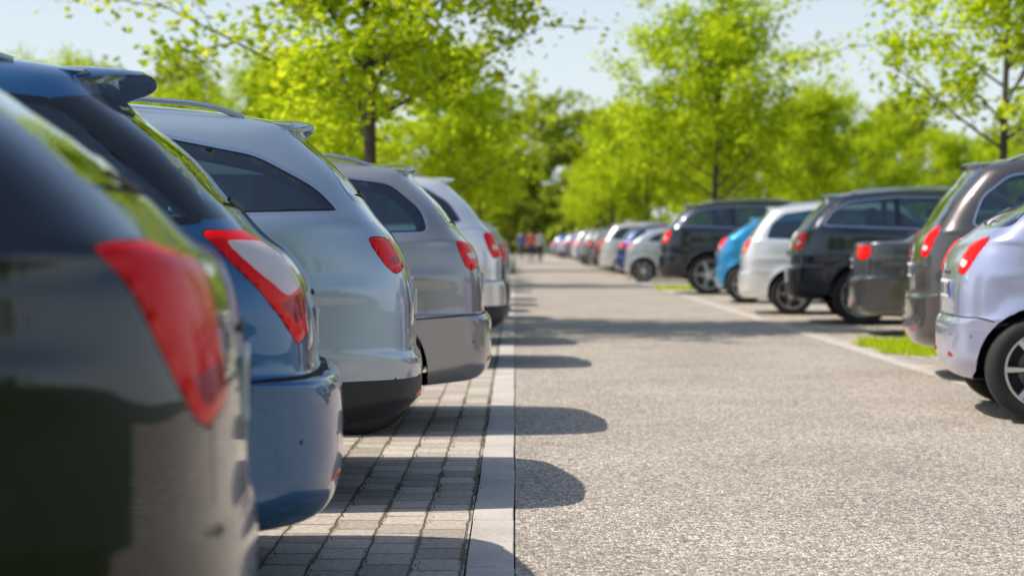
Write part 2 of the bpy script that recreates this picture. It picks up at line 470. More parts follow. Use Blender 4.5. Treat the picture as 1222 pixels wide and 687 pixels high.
    xp=float(S.P[0,int(S.inv('r',.05,zp)[1]*S.NS),0])
    boxbm(bm,(xp+.005,0,zp),(.014,.46,.11),.004,1)
    boxbm(bm,(xp-.001,-.21,zp),(.006,.04,.10),0,1,None,1)
    for k in range(7): boxbm(bm,(xp-.0015,-.16+k*.055+(.03 if k>2 else 0),zp),(.004,.028,.07),0,1,None,2)
    parts.append(('number_plate',bm_to(bm,'number_plate',[M['plate'],M['blue'],M['gap']]),(0,0,0),0))
    bm=bmesh.new()
    zz=zp+.10; xx=float(S.P[0,int(S.inv('r',.05,zz)[1]*S.NS),0])
    boxbm(bm,(xx+.006,0,zz),(.022,.30,.018),.008,2)
    parts.append(('tailgate_handle',bm_to(bm,'tailgate_handle',[M['chrome'] if p['trim']=='chrome' else M['plastic']]),(0,0,0),0))
    bm=bmesh.new()
    for sg in(-1,1):
        t,v=S.inv('c',-.26,.36+lb*.5);q=S.bil(S.P,t*S.NT,v*S.NS)
        boxbm(bm,(q[0]+.006,sg*q[1],q[2]),(.016,.12,.028),.006,2,Matrix.Rotation(sg*-.25,4,'Z'))
    parts.append(('reflectors',bm_to(bm,'reflectors',[M['lens2']]),(0,0,0),0))
    bm=bmesh.new()
    for qq in(-.62,-.28,-.02):
        for sg in(-1,1):
            t,v=S.inv('c',qq,.50);q=Vector(S.bil(S.P,t*S.NT,v*S.NS))
            bmesh.ops.create_uvsphere(bm,u_segments=10,v_segments=6,radius=.010,matrix=Matrix.Translation((q.x+.006,sg*(q.y-.004),q.z)))
    parts.append(('parking_sensors',bm_to(bm,'sensors',[M['plastic']]),(0,0,0),0))
    vs=[];fs=[]
    t=S.inv('r',.05,br+.08);q=S.P[0,int(t[1]*S.NS)]
    tube(vs,fs,[(q[0]+.0,0,q[2]-.02),(q[0]+.002,.15,q[2]-.0),(q[0]+.03,.42,q[2]+.02)],[.010,.008,.006])
    parts.append(('rear_wiper',me_from('rear_wiper',vs,fs,[M['plastic']],None,True),(0,0,0),0))
    if p['spoiler']>0:
        sp=p['spoiler'];vs=[];fs=[];n=25;yy=wr*.86
        for k in range(n):
            y=-yy+2*yy*k/(n-1);u=abs(y)/yy;e=1-u**4
            x1=g1+.18;z1=S.roofz(x1,y)
            xt=g1+.06-(sp+.06)*e+.02*u*u; zt_=min(z1-.02,S.roofz(g1+.1,y)-.002)-.012*(1-e)
            th=.014*e+.003
            vs+=[(x1,y,z1-.006),(g1+.06,y,(z1+zt_)/2+.005*e),(xt+.012,y,zt_+.002),(xt,y,zt_-th*.5),(xt+.015,y,zt_-th),(g1+.10,y,zt_-th-.035)]
        for k in range(n-1):
            for q in range(6): fs.append((k*6+q,k*6+(q+1)%6,(k+1)*6+(q+1)%6,(k+1)*6+q))
        fs.append(tuple(range(6)));fs.append(tuple((n-1)*6+5-q for q in range(6)))
        bm=bmesh.new();bvs=[bm.verts.new(v) for v in vs]
        for f in fs: bm.faces.new([bvs[i] for i in f])
        bmesh.ops.recalc_face_normals(bm,faces=bm.faces)
        parts.append(('spoiler',bm_to(bm,'spoiler',[M['paint'],M['lens']],ang=50),(0,0,0),0))
    if p['rails']:
        vs=[];fs=[]
        for sg in(-1,1):
            pts=[];N=16;xa,xb=g1+.25,L-2.2;yr=wr*.93
            for k in range(N+1):
                u=k/N;x=xa+(xb-xa)*u;up=.034*min(1,min(u,1-u)*12)
                yb=yr-.03*(2*u-1)**2; pts.append((x,sg*yb,S.roofz(x,yb)+up))
            tube(vs,fs,pts,[.012]*(N+1),8)
        parts.append(('roof_rails',me_from('roof_rails',vs,fs,[M['rail']],None,True),(0,0,0),0))
    bm=bmesh.new()
    for sg in(-1,1):
        boxbm(bm,(L-1.62,sg*(w+.08),belt+.06),(.11,.2,.14),.045,3)
        boxbm(bm,(L-1.60,sg*(w-.02),belt+.01),(.06,.1,.05),.01,1)
        for xh in(p['pillars'][0]+.14,p['pillars'][1]+.14):
            boxbm(bm,(xh,sg*(w+.002),.90),(.20,.03,.026),.01,2)
    parts.append(('mirrors_and_handles',bm_to(bm,'mirrors_handles',[M['paint']]),(0,0,0),0))
    wm=wheel(R,p['wst'])
    for n_,x in(('rear',xwr),('front',xwf)):
        parts.append(('wheel_'+n_+'_a',wm,(x,w-.125,R),0)); parts.append(('wheel_'+n_+'_b',wm,(x,-w+.125,R),1))
    CARS[key]=(parts,w,L)
    print('car',key,len(me.polygons),round(time.time()-T0,1))
def place_car(key,X,dn,side,color,rot=0,sc=1.0,name='parked_car',far=False):
    parts,w,L=CARS[key]
    e=bpy.data.objects.new(name,None);col.objects.link(e);e.empty_display_size=.3
    y=dn+w*sc
    e.location=(X,y,0);e.scale=(sc,)*3
    e.rotation_euler=(0,0,(math.pi if side=='L' else 0)+math.radians(rot))
    for n,me,loc,r in parts:
        if far and n in('parking_sensors','reflectors','rear_wiper','tailgate_handle'): continue
        o=bpy.data.objects.new(n,me);col.objects.link(o);o.parent=e;o.location=loc;o.color=(*color,1)
        if n.startswith('wheel'): o.rotation_euler=(0,0,math.pi*r)
    return e
build_car('L1',L=4.3,w=.89,H=1.52,lb=0,bt=.62,belt=1.0,br=1.07,g0=.13,g1=.50,zr1=1.40,t1=(.016,.78),t2=(.03,.90),t3=(.06,1.01),nb=7.5,bow=.11,lsh=-.13,bumper_gap=False,
  dlo=[(.62,1.08),(.76,1.27),(1.15,1.35),(2.1,1.37),(2.85,1.05),(2.8,1.0)],trim='black',spoiler=0,
  light=[('lens',[(-.18,.80),(-.04,.77),(.02,.82),(.09,.98),(.12,1.045),(-.04,1.055),(-.22,1.02)]),('lens2',[(-.17,.83),(-.03,.80),(.0,.85),(-.17,.87)])],xwr=.85,xwf=3.45,rw=(.60,.46,.1,.1))
build_car('L2',L=4.75,w=.88,H=1.62,bt=.665,belt=1.05,br=1.09,g0=.25,g1=.68,zr1=1.54,t1=(.08,.78),t2=(.10,.92),t3=(.16,1.02),dpil=True,lsh=-.11,
  dlo=[(.38,1.10),(.78,1.44),(1.3,1.49),(2.4,1.47),(3.2,1.06),(2.9,1.03)],trim='black',spoiler=.10,
  light=[('lens',[(-.14,.80),(-.02,.765),(.07,.86),(.15,.97),(.17,1.035),(.15,1.085),(-.08,1.08),(-.14,.98)]),
         ('lensw',[(-.12,.93),(.02,.90),(.10,.965),(.13,1.03),(.12,1.055),(-.06,1.05)]),
         ('lens2',[(-.13,.86),(-.01,.82),(.06,.885),(-.11,.915)])],rails=True,xwr=1.02,xwf=3.7,wst='d')
build_car('L3',L=4.7,w=.91,H=1.65,lb=.13,bt=.60,belt=1.13,br=1.17,g0=.20,g1=.50,zr1=1.54,t1=(.03,.78),t2=(.05,.92),t3=(.11,1.06),lsh=-.08,
  dlo=[(.34,1.165),(.45,1.28),(.69,1.41),(1.1,1.49),(2.3,1.51),(3.1,1.14),(2.9,1.10),(1.6,1.135)],spoiler=.03,lower=.50,bumper_gap=False,
  light=[('lens',[(-.14,.95),(-.01,.925),(.04,.96),(.07,1.03),(.07,1.07),(.0,1.075),(-.14,1.06)]),('lens2',[(-.10,.97),(-.02,.955),(.02,.985),(-.08,1.0)])],rails=True,xwr=.98,xwf=3.65,R=.34,wst='b')
build_car('L4',L=4.77,w=.91,H=1.56,lb=.07,bt=.64,belt=1.04,br=1.09,g0=.17,g1=.46,zr1=1.47,t1=(.05,.80),t2=(.07,.92),t3=(.11,1.03),lsh=-.09,
  dlo=[(.38,1.10),(.42,1.24),(.60,1.39),(1.0,1.44),(2.3,1.44),(3.2,1.05),(2.9,1.02)],spoiler=.02,rails=True,
  light=[('lens',[(-.2,.92),(.0,.90),(.05,.93),(.06,1.03),(.03,1.06),(-.2,1.05)]),('lensw',[(-.16,.97),(-.02,.96),(.01,.99),(-.16,1.0)])],xwr=.78,xwf=3.55,R=.335,wst='a')
build_car('SUV',L=4.6,w=.93,H=1.70,lb=.12,bt=.72,belt=1.14,br=1.20,g0=.18,g1=.50,zr1=1.59,t1=(.04,.86),t2=(.06,1.0),t3=(.11,1.13),bow=.08,
  dlo=[(.41,1.22),(.53,1.40),(.75,1.53),(1.3,1.585),(2.3,1.57),(3.1,1.17),(2.9,1.13)],spoiler=.05,rails=True,lower=.52,clad=True,
  light=[('lens',[(-.16,.94),(.02,.92),(.06,1.0),(.07,1.11),(.02,1.14),(-.14,1.13)]),('lensw',[(-.12,1.0),(.0,.99),(.01,1.03),(-.12,1.04)])],xwr=.90,xwf=3.65,R=.36,wst='a')
build_car('HATCH',L=3.85,w=.83,H=1.48,bt=.60,belt=1.02,br=1.10,g0=.20,g1=.58,zr1=1.38,t1=(.03,.75),t2=(.05,.90),t3=(.11,1.03),nb=7,bow=.04,lsh=-.18,
  dlo=[(.62,1.10),(.78,1.25),(1.05,1.35),(1.9,1.37),(2.6,1.05),(2.4,1.02)],pillars=(1.25,2.05),trim='black',spoiler=.02,
  light=[('lens',[(-.12,.88),(.03,.86),(.09,.92),(.13,1.06),(.05,1.09),(-.10,1.06)]),('lensw',[(-.09,.92),(.02,.90),(.05,.94),(-.08,.96)])],xwr=.50,xwf=3.05,R=.315,wst='c')
build_car('VAN',L=4.5,w=.90,H=1.76,lb=.06,bt=.66,belt=1.12,br=1.16,g0=.14,g1=.46,zr1=1.64,t1=(.04,.82),t2=(.055,.98),t3=(.09,1.1),lsh=-.12,bow=.06,
  dlo=[(.42,1.17),(.50,1.40),(.70,1.56),(1.2,1.63),(2.4,1.62),(3.3,1.12),(3.0,1.09)],pillars=(1.25,2.25),spoiler=.02,rails=True,
  light=[('lens',[(-.12,.96),(.0,.94),(.06,1.0),(.07,1.17),(.0,1.18),(-.10,1.15)]),('lensw',[(-.08,1.0),(.01,.99),(.02,1.03),(-.08,1.03)])],xwr=.82,xwf=3.5,R=.33,wst='a')
build_car('SEDAN',L=4.7,w=.90,H=1.43,bt=.66,belt=1.0,br=1.08,g0=.52,g1=1.15,zr1=1.36,t1=(.05,.80),t2=(.06,.95),t3=(.10,1.06),ng=8,bow=.07,
  dlo=[(.98,1.05),(1.25,1.25),(1.6,1.32),(2.3,1.31),(3.05,1.02),(2.9,.99)],pillars=(1.75,2.6),spoiler=0,rw=(.58,.5,.1,.1),
  light=[('lens',[(-.22,.88),(.0,.86),(.08,.90),(.09,1.0),(.02,1.02),(-.22,1.02)])],xwr=1.0,xwf=3.75,R=.33,wst='b')
place_car('L1',-.475,2.42,'L',(.003,.004,.008),8)
place_car('L2',-.545,4.80,'L',(.010,.095,.24),7.5)
place_car('L3',-.42,7.1,'L',(.38,.46,.54),6)
place_car('L4',-.15,9.85,'L',(.33,.325,.335),4.5)
place_car('SUV',-.10,15.1,'L',(.84,.84,.84),5)
place_car('SEDAN',-.06,18.4,'L',(.01,.01,.013),4)
place_car('HATCH',2.66,10.45,'R',(.46,.49,.66),-7)
place_car('VAN',3.09,13.4,'R',(.085,.075,.072),-8)
place_car('SEDAN',3.85,20.0,'R',(.06,.06,.065),-7)
place_car('SUV',3.60,23.1,'R',(.012,.018,.032),-6,1.04)
place_car('VAN',3.36,26.4,'R',(.85,.85,.85),-6,.95)
place_car('HATCH',3.55,31.3,'R',(.02,.30,.60),-5,1.06)
place_car('SUV',2.97,36.6,'R',(.008,.012,.024),-4,1.14)
place_car('HATCH',2.95,48,'R',(.5,.53,.56),-3,1.0)
cols=[(.01,.01,.012),(.45,.46,.48),(.75,.75,.75),(.1,.1,.11),(.25,.02,.02),(.02,.05,.2),(.3,.3,.31),(.7,.7,.68),(.35,.03,.04),(.02,.12,.35)]
y=52
while y<155:
    place_car(random.choice(['SUV','VAN','HATCH','SEDAN','L4','L3']),3.1+random.uniform(-.35,.3),y,'R',random.choice(cols),random.uniform(-4,0),far=True); y+=2.75
y=21.5
while y<80:
    if random.random()<.93: place_car(random.choice(['SUV','VAN','HATCH','SEDAN','L4','L3']),-.25+random.uniform(-.35,.12),y,'L',random.choice(cols),random.uniform(0,4),far=True)
    y+=2.8
print('cars',time.time()-T0)
# ------------------------------------------------------------ ground
def node(nt,t,**kw):
    n=nt.nodes.new(t)
    for k,v in kw.items(): setattr(n,k,v)
    return n
def ramp(nt,stops):
    r=nt.nodes.new('ShaderNodeValToRGB');e=r.color_ramp.elements
    while len(e)<len(stops): e.new(.5)
    for i,(p,c) in enumerate(stops): e[i].position=p;e[i].color=(*c,1)
    return r
def asphalt():
    m,nt,b=newmat('road_aggregate');tc=node(nt,'ShaderNodeTexCoord')
    v=node(nt,'ShaderNodeTexVoronoi');v.inputs['Scale'].default_value=80;nt.links.new(tc.outputs['Object'],v.inputs['Vector'])
    r=ramp(nt,[(0,(.18,.15,.12)),(.3,(.43,.37,.305)),(.7,(.66,.575,.485)),(1,(.97,.89,.79))])
    sp=node(nt,'ShaderNodeSeparateColor');nt.links.new(v.outputs['Color'],sp.inputs[0]);nt.links.new(sp.outputs[0],r.inputs[0])
    v2=node(nt,'ShaderNodeTexVoronoi',feature='DISTANCE_TO_EDGE');v2.inputs['Scale'].default_value=80;nt.links.new(tc.outputs['Object'],v2.inputs['Vector'])
    mr=node(nt,'ShaderNodeMapRange');mr.inputs['From Max'].default_value=.12;nt.links.new(v2.outputs['Distance'],mr.inputs['Value'])
    mx=node(nt,'ShaderNodeMix',data_type='RGBA');mx.inputs[6].default_value=(.19,.16,.13,1);nt.links.new(mr.outputs[0],mx.inputs[0]);nt.links.new(r.outputs[0],mx.inputs[7])
    n=node(nt,'ShaderNodeTexNoise');n.inputs['Scale'].default_value=.9;n.inputs['Detail'].default_value=6;nt.links.new(tc.outputs['Object'],n.inputs['Vector'])
    r2=ramp(nt,[(.3,(.86,.84,.82)),(.7,(1.10,1.08,1.06))]);nt.links.new(n.outputs['Fac'],r2.inputs[0])
    mu=node(nt,'ShaderNodeMix',data_type='RGBA',blend_type='MULTIPLY');mu.inputs[0].default_value=1
    nt.links.new(mx.outputs[2],mu.inputs[6]);nt.links.new(r2.outputs[0],mu.inputs[7])
    n5=node(nt,'ShaderNodeTexNoise');n5.inputs['Scale'].default_value=2.3;n5.inputs['Detail'].default_value=3;nt.links.new(tc.outputs['Object'],n5.inputs['Vector'])
    r5=ramp(nt,[(.64,(1,1,1)),(.74,(.76,.75,.74))]);nt.links.new(n5.outputs['Fac'],r5.inputs[0])
    mu2=node(nt,'ShaderNodeMix',data_type='RGBA',blend_type='MULTIPLY');mu2.inputs[0].default_value=1
    nt.links.new(mu.outputs[2],mu2.inputs[6]);nt.links.new(r5.outputs[0],mu2.inputs[7])
    nt.links.new(mu2.outputs[2],b.inputs['Base Color'])
    b.inputs['Roughness'].default_value=.8
    bp=node(nt,'ShaderNodeBump');bp.inputs['Strength'].default_value=.7;bp.inputs['Distance'].default_value=.004
    nt.links.new(mr.outputs[0],bp.inputs['Height']);nt.links.new(bp.outputs[0],b.inputs['Normal'])
    return m
def pavers():
    m,nt,b=newmat('block_paving');tc=node(nt,'ShaderNodeTexCoord')
    sx=node(nt,'ShaderNodeSeparateXYZ');nt.links.new(tc.outputs['Object'],sx.inputs[0])
    nn=node(nt,'ShaderNodeTexNoise');nn.inputs['Scale'].default_value=9;nt.links.new(tc.outputs['Object'],nn.inputs['Vector'])
    ns=node(nt,'ShaderNodeVectorMath',operation='SCALE');ns.inputs['Scale'].default_value=.022;nt.links.new(nn.outputs['Color'],ns.inputs[0])
    cb=node(nt,'ShaderNodeCombineXYZ');nt.links.new(sx.outputs['Y'],cb.inputs['X']);nt.links.new(sx.outputs['X'],cb.inputs['Y'])
    av=node(nt,'ShaderNodeVectorMath',operation='ADD');nt.links.new(cb.outputs[0],av.inputs[0]);nt.links.new(ns.outputs[0],av.inputs[1])
    br=node(nt,'ShaderNodeTexBrick');br.offset=.5;br.inputs['Scale'].default_value=1;br.inputs['Brick Width'].default_value=.21;br.inputs['Row Height'].default_value=.165
    br.inputs['Mortar Size'].default_value=.006;br.inputs['Mortar Smooth'].default_value=.5
    br.inputs['Color1'].default_value=(.36,.31,.26,1);br.inputs['Color2'].default_value=(.60,.53,.45,1);br.inputs['Mortar'].default_value=(.16,.135,.095,1)
    nt.links.new(av.outputs[0],br.inputs['Vector'])
    n=node(nt,'ShaderNodeTexNoise');n.inputs['Scale'].default_value=45;n.inputs['Detail'].default_value=8;nt.links.new(tc.outputs['Object'],n.inputs['Vector'])
    r2=ramp(nt,[(.3,(.66,.65,.63)),(.7,(1.18,1.16,1.13))]);nt.links.new(n.outputs['Fac'],r2.inputs[0])
    mu=node(nt,'ShaderNodeMix',data_type='RGBA',blend_type='MULTIPLY');mu.inputs[0].default_value=1
    nt.links.new(br.outputs['Color'],mu.inputs[6]);nt.links.new(r2.outputs[0],mu.inputs[7])
    n3=node(nt,'ShaderNodeTexNoise');n3.inputs['Scale'].default_value=2.6;n3.inputs['Detail'].default_value=5;nt.links.new(tc.outputs['Object'],n3.inputs['Vector'])
    r3=ramp(nt,[(.46,(0,0,0)),(.64,(.95,.95,.95))]);nt.links.new(n3.outputs['Fac'],r3.inputs[0])
    br2=node(nt,'ShaderNodeTexBrick');br2.offset=.5;br2.inputs['Scale'].default_value=1;br2.inputs['Brick Width'].default_value=.21;br2.inputs['Row Height'].default_value=.165;br2.inputs['Mortar Size'].default_value=.02;br2.inputs['Mortar Smooth'].default_value=.9
    nt.links.new(av.outputs[0],br2.inputs['Vector'])
    mm=node(nt,'ShaderNodeMath',operation='MULTIPLY');nt.links.new(br2.outputs['Fac'],mm.inputs[0]);nt.links.new(r3.outputs[0],mm.inputs[1])
    mo=node(nt,'ShaderNodeMix',data_type='RGBA');nt.links.new(mm.outputs[0],mo.inputs[0]);nt.links.new(mu.outputs[2],mo.inputs[6]);mo.inputs[7].default_value=(.13,.115,.045,1)
    nt.links.new(mo.outputs[2],b.inputs['Base Color']);b.inputs['Roughness'].default_value=.85
    iv=node(nt,'ShaderNodeMath',operation='SUBTRACT');iv.inputs[0].default_value=1;nt.links.new(br.outputs['Fac'],iv.inputs[1])
    ad=node(nt,'ShaderNodeMath',operation='MULTIPLY_ADD');nt.links.new(n.outputs['Fac'],ad.inputs[0]);ad.inputs[1].default_value=.4;nt.links.new(iv.outputs[0],ad.inputs[2])
    bp=node(nt,'ShaderNodeBump');bp.inputs['Strength'].default_value=.8;bp.inputs['Distance'].default_value=.008
    nt.links.new(ad.outputs[0],bp.inputs['Height']);nt.links.new(bp.outputs[0],b.inputs['Normal'])
    return m
def mottled(name,c1,c2,scale,fine=60,bump=.01):
    m,nt,b=newmat(name);tc=node(nt,'ShaderNodeTexCoord')
    n=node(nt,'ShaderNodeTexNoise');n.inputs['Scale'].default_value=scale;n.inputs['Detail'].default_value=8;nt.links.new(tc.outputs['Object'],n.inputs['Vector'])
    n2=node(nt,'ShaderNodeTexNoise');n2.inputs['Scale'].default_value=fine;n2.inputs['Detail'].default_value=4;nt.links.new(tc.outputs['Object'],n2.inputs['Vector'])
    a=node(nt,'ShaderNodeMath',operation='ADD');nt.links.new(n.outputs['Fac'],a.inputs[0]);nt.links.new(n2.outputs['Fac'],a.inputs[1])
    r=ramp(nt,[(.35,c1),(.65,c2)])
    h=node(nt,'ShaderNodeMath',operation='MULTIPLY');h.inputs[1].default_value=.5;nt.links.new(a.outputs[0],h.inputs[0]);nt.links.new(h.outputs[0],r.inputs[0])
    nt.links.new(r.outputs[0],b.inputs['Base Color']);b.inputs['Roughness'].default_value=.9
    bp=node(nt,'ShaderNodeBump');bp.inputs['Distance'].default_value=bump;nt.links.new(n2.outputs['Fac'],bp.inputs['Height']);nt.links.new(bp.outputs[0],b.inputs['Normal'])
    return m
def sheet(name,x0,x1,y0,y1,z,mat):
    me=me_from(name,[(x0,y0,z),(x1,y0,z),(x1,y1,z),(x0,y1,z)],[(0,1,2,3)],[mat]);o=bpy.data.objects.new(name,me);col.objects.link(o);return o
mg=mottled('grass_ground',(.022,.045,.008),(.06,.10,.018),1.5,40)
mc=mottled('concrete',(.40,.36,.31),(.62,.56,.50),3,90,.003)
mp=pavers()
sheet('ground',-600,600,-300,1200,-.03,mg)
sheet('road',0,3.32,2.3,175,0,asphalt())
sheet('parking_pavement',-14,-.165,2.3,175,0,mp)
sheet('parking_pavement',3.46,14,2.3,175,0,mp)
def edging(x0,x1,ln,y0,y1,z):
    bm=bmesh.new();y=y0
    while y<y1:
        r=bmesh.ops.create_cube(bm,size=1);dx=random.uniform(-.002,.002)
        bmesh.ops.transform(bm,matrix=Matrix.Translation(((x0+x1)/2+dx,y+ln/2,z-.05+random.uniform(-.001,.001)))@Matrix.Diagonal((x1-x0-.006,ln-.008,.1,1)),verts=r['verts']);y+=ln
    bmesh.ops.bevel(bm,geom=bm.edges[:],offset=.004,segments=1,affect='EDGES')
    me=bm_to(bm,'edging',[mc],False);o=bpy.data.objects.new('concrete_edging',me);col.objects.link(o)
edging(-.163,-.002,.5,2.3,60,.004)
edging(3.322,3.458,1.0,2.3,120,.004)
# ------------------------------------------------------------ vegetation
def leaf_mat(name,c1,c2,tr,tf=.5):
    m=bpy.data.materials.new(name);m.use_nodes=True;nt=m.node_tree;nt.nodes.clear()
    o=node(nt,'ShaderNodeOutputMaterial');g=node(nt,'ShaderNodeNewGeometry')
    r=ramp(nt,[(0,c1),(1,c2)]);nt.links.new(g.outputs['Random Per Island'],r.inputs[0])
    d=node(nt,'ShaderNodeBsdfDiffuse');nt.links.new(r.outputs[0],d.inputs[0])
    t=node(nt,'ShaderNodeBsdfTranslucent');mm=node(nt,'ShaderNodeMix',data_type='RGBA',blend_type='MULTIPLY');mm.inputs[0].default_value=1
    nt.links.new(r.outputs[0],mm.inputs[6]);mm.inputs[7].default_value=(*tr,1);nt.links.new(mm.outputs[2],t.inputs[0])
    m1=node(nt,'ShaderNodeMixShader');m1.inputs[0].default_value=tf;nt.links.new(d.outputs[0],m1.inputs[1]);nt.links.new(t.outputs[0],m1.inputs[2])
    nt.links.new(m1.outputs[0],o.inputs[0]);return m
ML=leaf_mat('spring_leaves',(.23,.37,.010),(.68,.77,.05),(1.4,1.30,.7),.5)
MD=leaf_mat('woodland_leaves',(.17,.24,.02),(.50,.55,.08),(1.3,1.33,.8),.45)
MB=mottled('bark',(.05,.04,.03),(.13,.105,.08),3,30,.02)
def leaves_geo(C,size,rg,flat=.6):
    n=len(C);nr=rg.normal(size=(n,3));nr[:,2]=np.abs(nr[:,2])+flat;nr/=np.linalg.norm(nr,axis=1)[:,None]
    a=np.cross(nr,rg.normal(size=(n,3)));a/=np.linalg.norm(a,axis=1)[:,None];b=np.cross(nr,a)
    s=size*rg.uniform(.6,1.3,(n,1))
    V=np.stack([C-a*s*.5,C+b*s*.34-nr*s*.06,C+a*s*.5,C-b*s*.34-nr*s*.06],1).reshape(-1,3)
    return V
def make_tree(seed,H=6.5,th=2.1,cr=2.4,nl=16000,ls=.10,tr=.10,npri=20):
    rd=random.Random(seed);rg=np.random.default_rng(seed)
    vs=[];fs=[];cent=[];wts=[]
    tp=[];N=9
    for k in range(N+1):
        u=k/N;tp.append(Vector((math.sin(u*4+seed)*.06*u*2,math.cos(u*3+seed)*.06*u*2,u*H*.88)))
    tube(vs,fs,tp,[tr*(1.25 if k==0 else 1)*(1-.85*k/N) for k in range(N+1)],10)
    def tpos(z):
        u=z/(H*.88)*N;i=min(int(u),N-1);return tp[i].lerp(tp[i+1],u-i)
    for k in range(npri):
        u=(k+rd.random()*.6)/npri;z=th+(H*.84-th)*u
        az=k*2.4+rd.uniform(-.4,.4);el=math.radians(rd.uniform(14,36)+40*u)
        prof=math.sin(math.pi*(.28+.64*u))**.7
        ln=cr*prof*rd.uniform(.75,1.15)
        p=tpos(z);d=Vector((math.cos(az)*math.cos(el),math.sin(az)*math.cos(el),math.sin(el)))
        pts=[p.copy()];q=p.copy()
        for s in range(5):
            d=(d+Vector((rd.uniform(-.18,.18),rd.uniform(-.18,.18),rd.uniform(-.07,.10)))).normalized();q=q+d*ln/5;pts.append(q.copy())
        r0=tr*.30*(1-.5*u);tube(vs,fs,pts,[r0*(1-.17*s) for s in range(6)],6)
        for j in range(9):
            f=.18+.82*j/8;i=min(int(f*5),4);s0=pts[i].lerp(pts[i+1],f*5-i)
            dd=(d*.5+Vector((rd.uniform(-1,1),rd.uniform(-1,1),rd.uniform(-.6,.7)))).normalized();l2=ln*rd.uniform(.22,.45)
            sp=[s0.copy()];qq=s0.copy()
            for s in range(3):
                dd=(dd+Vector((rd.uniform(-.3,.3),rd.uniform(-.3,.3),rd.uniform(-.2,.15)))).normalized();qq=qq+dd*l2/3;sp.append(qq.copy())
            tube(vs,fs,sp,[r0*.3,r0*.24,r0*.17,r0*.1],4)
            wt=rd.uniform(.2,1.6)
            for s in(1,2,3): cent.append(tuple(sp[s]));wts.append(wt)
            cent.append(tuple(sp[3]+dd*.15));wts.append(wt)
    nb=len(fs);C=np.array(cent);w_=np.array(wts);w_/=w_.sum()
    idx=rg.choice(len(C),nl,p=w_);pts=C[idx]+rg.normal(size=(nl,3))*np.array([.15,.15,.11])*(cr/2.4)
    V=leaves_geo(pts,ls,rg);b0=len(vs)
    allv=np.concatenate([np.array([tuple(v) for v in vs]),V])
    F=fs+[(b0+4*i,b0+4*i+1,b0+4*i+2,b0+4*i+3) for i in range(nl)]
    return me_from('tree_mesh',allv,F,[MB,ML],[0]*nb+[1]*nl)
TR=[make_tree(3,7.0,2.3,2.9,25000,.13,.115,28),make_tree(11,6.2,1.9,2.7,18000,.13,.095,24),make_tree(23,5.6,1.8,2.3,15000,.13,.085,22),make_tree(31,6.4,2.1,2.4,11000,.12,.085,18)]
def tree(i,x,y,s=1,rot=0,name='lime_tree'):
    o=bpy.data.objects.new(name,TR[i]);col.objects.link(o);o.location=(x,y,0);o.scale=(s,s,s);o.rotation_euler=(0,0,rot)
tree(0,-1.85,22.5,1,2.0);tree(2,-1.6,44,1.0,1);tree(1,-1.3,68,.95,2);tree(2,-1.6,92,1,4)
tree(1,4.45,40,1.0,.5);tree(2,4.7,64,1.02,2);tree(0,4.8,90,.9,3);tree(1,4.8,114,.9,2);tree(3,6.9,25.5,1,.8)
for i,(x,y,s) in enumerate([(-8,60,1.0),(-10.5,57,.9),(-13,66,1.1),(-16,62,1.0),(-19,70,1.1),(-7,76,1),(-22,72,1.1),(-10,84,1.2),(-5.5,52,.9),
      (10,60,.85),(14,70,.9),(18,74,.95),(9,78,.95),(15,90,1.0),(22,84,.95),(27,88,.95),(10.5,104,1.0)]):
    tree(i%3,x,y,s,i*1.3)
for i,(x,y,s) in enumerate([(-5,-8,1),(-2.4,-14,1.1),(3.5,-9,1),(2,-24,1.3)]): tree(i%3,x,y,s,i)
def mass(name,spots,nper,ls,seed):
    rg=np.random.default_rng(seed);P=[];vs=[];fs=[]
    for (x,y,h,r) in spots:
        tube(vs,fs,[(x,y,-.1),(x,y,h*.7)],[.2,.06],6)
        for _ in range(11):
            u=rg.uniform(.12,.95);rr=r*math.sin(math.pi*min(.95,u*.8+.15))**.6
            a=rg.uniform(0,6.28);q=rg.uniform(.2,.85)*rr;c=np.array([x+q*math.cos(a),y+q*math.sin(a),h*u])
            sz=r*rg.uniform(.28,.5);d=rg.normal(size=(nper//11,3));d/=np.linalg.norm(d,axis=1)[:,None]
            P.append(c+d*sz*rg.uniform(.5,1.1,(len(d),1))*np.array([1,1,.75]))
    P=np.concatenate(P);V=leaves_geo(P,ls,rg,.3);b0=len(vs);n=len(P);nb=len(fs)
    me=me_from(name,np.concatenate([np.array([tuple(v) for v in vs]),V]),fs+[(b0+4*i,b0+4*i+1,b0+4*i+2,b0+4*i+3) for i in range(n)],[MB,MD],[0]*nb+[1]*n)
    o=bpy.data.objects.new(name,me);col.objects.link(o);return o
sp=[]
rd=random.Random(4)
for k in range(75):
    x=-75+150*k/74+rd.uniform(-1,1);y=rd.uniform(135,170) if abs(x)>10 else rd.uniform(185,200)
    h=rd.uniform(10,14)+ (3.0 if x<12 else 0);sp.append((x,y,h,rd.uniform(3,4.2)))
for k in range(16): sp.append((-6+1.4*k,rd.uniform(178,186),rd.uniform(13,18),3.2))
for k in range(8): sp.append((-4.5+1.3*k,rd.uniform(168,174),rd.uniform(4,7),1.8))
mass('distant_tree_mass',sp,850,.68,3)
sp=[]
for k in range(24): sp.append((-34+rd.uniform(-8,6),50+4*k,rd.uniform(5,8),rd.uniform(2.5,3.5)))
for k in range(24): sp.append((30+rd.uniform(-4,9),50+4*k,rd.uniform(4,6.5),rd.uniform(2.5,3.2)))
mass('distant_tree_mass',sp,700,.45,9)
sp=[(-45+3.2*k,-42+rd.uniform(-5,5),rd.uniform(7,11),3.5) for k in range(28)]
mass('distant_tree_mass',sp,400,.7,12)
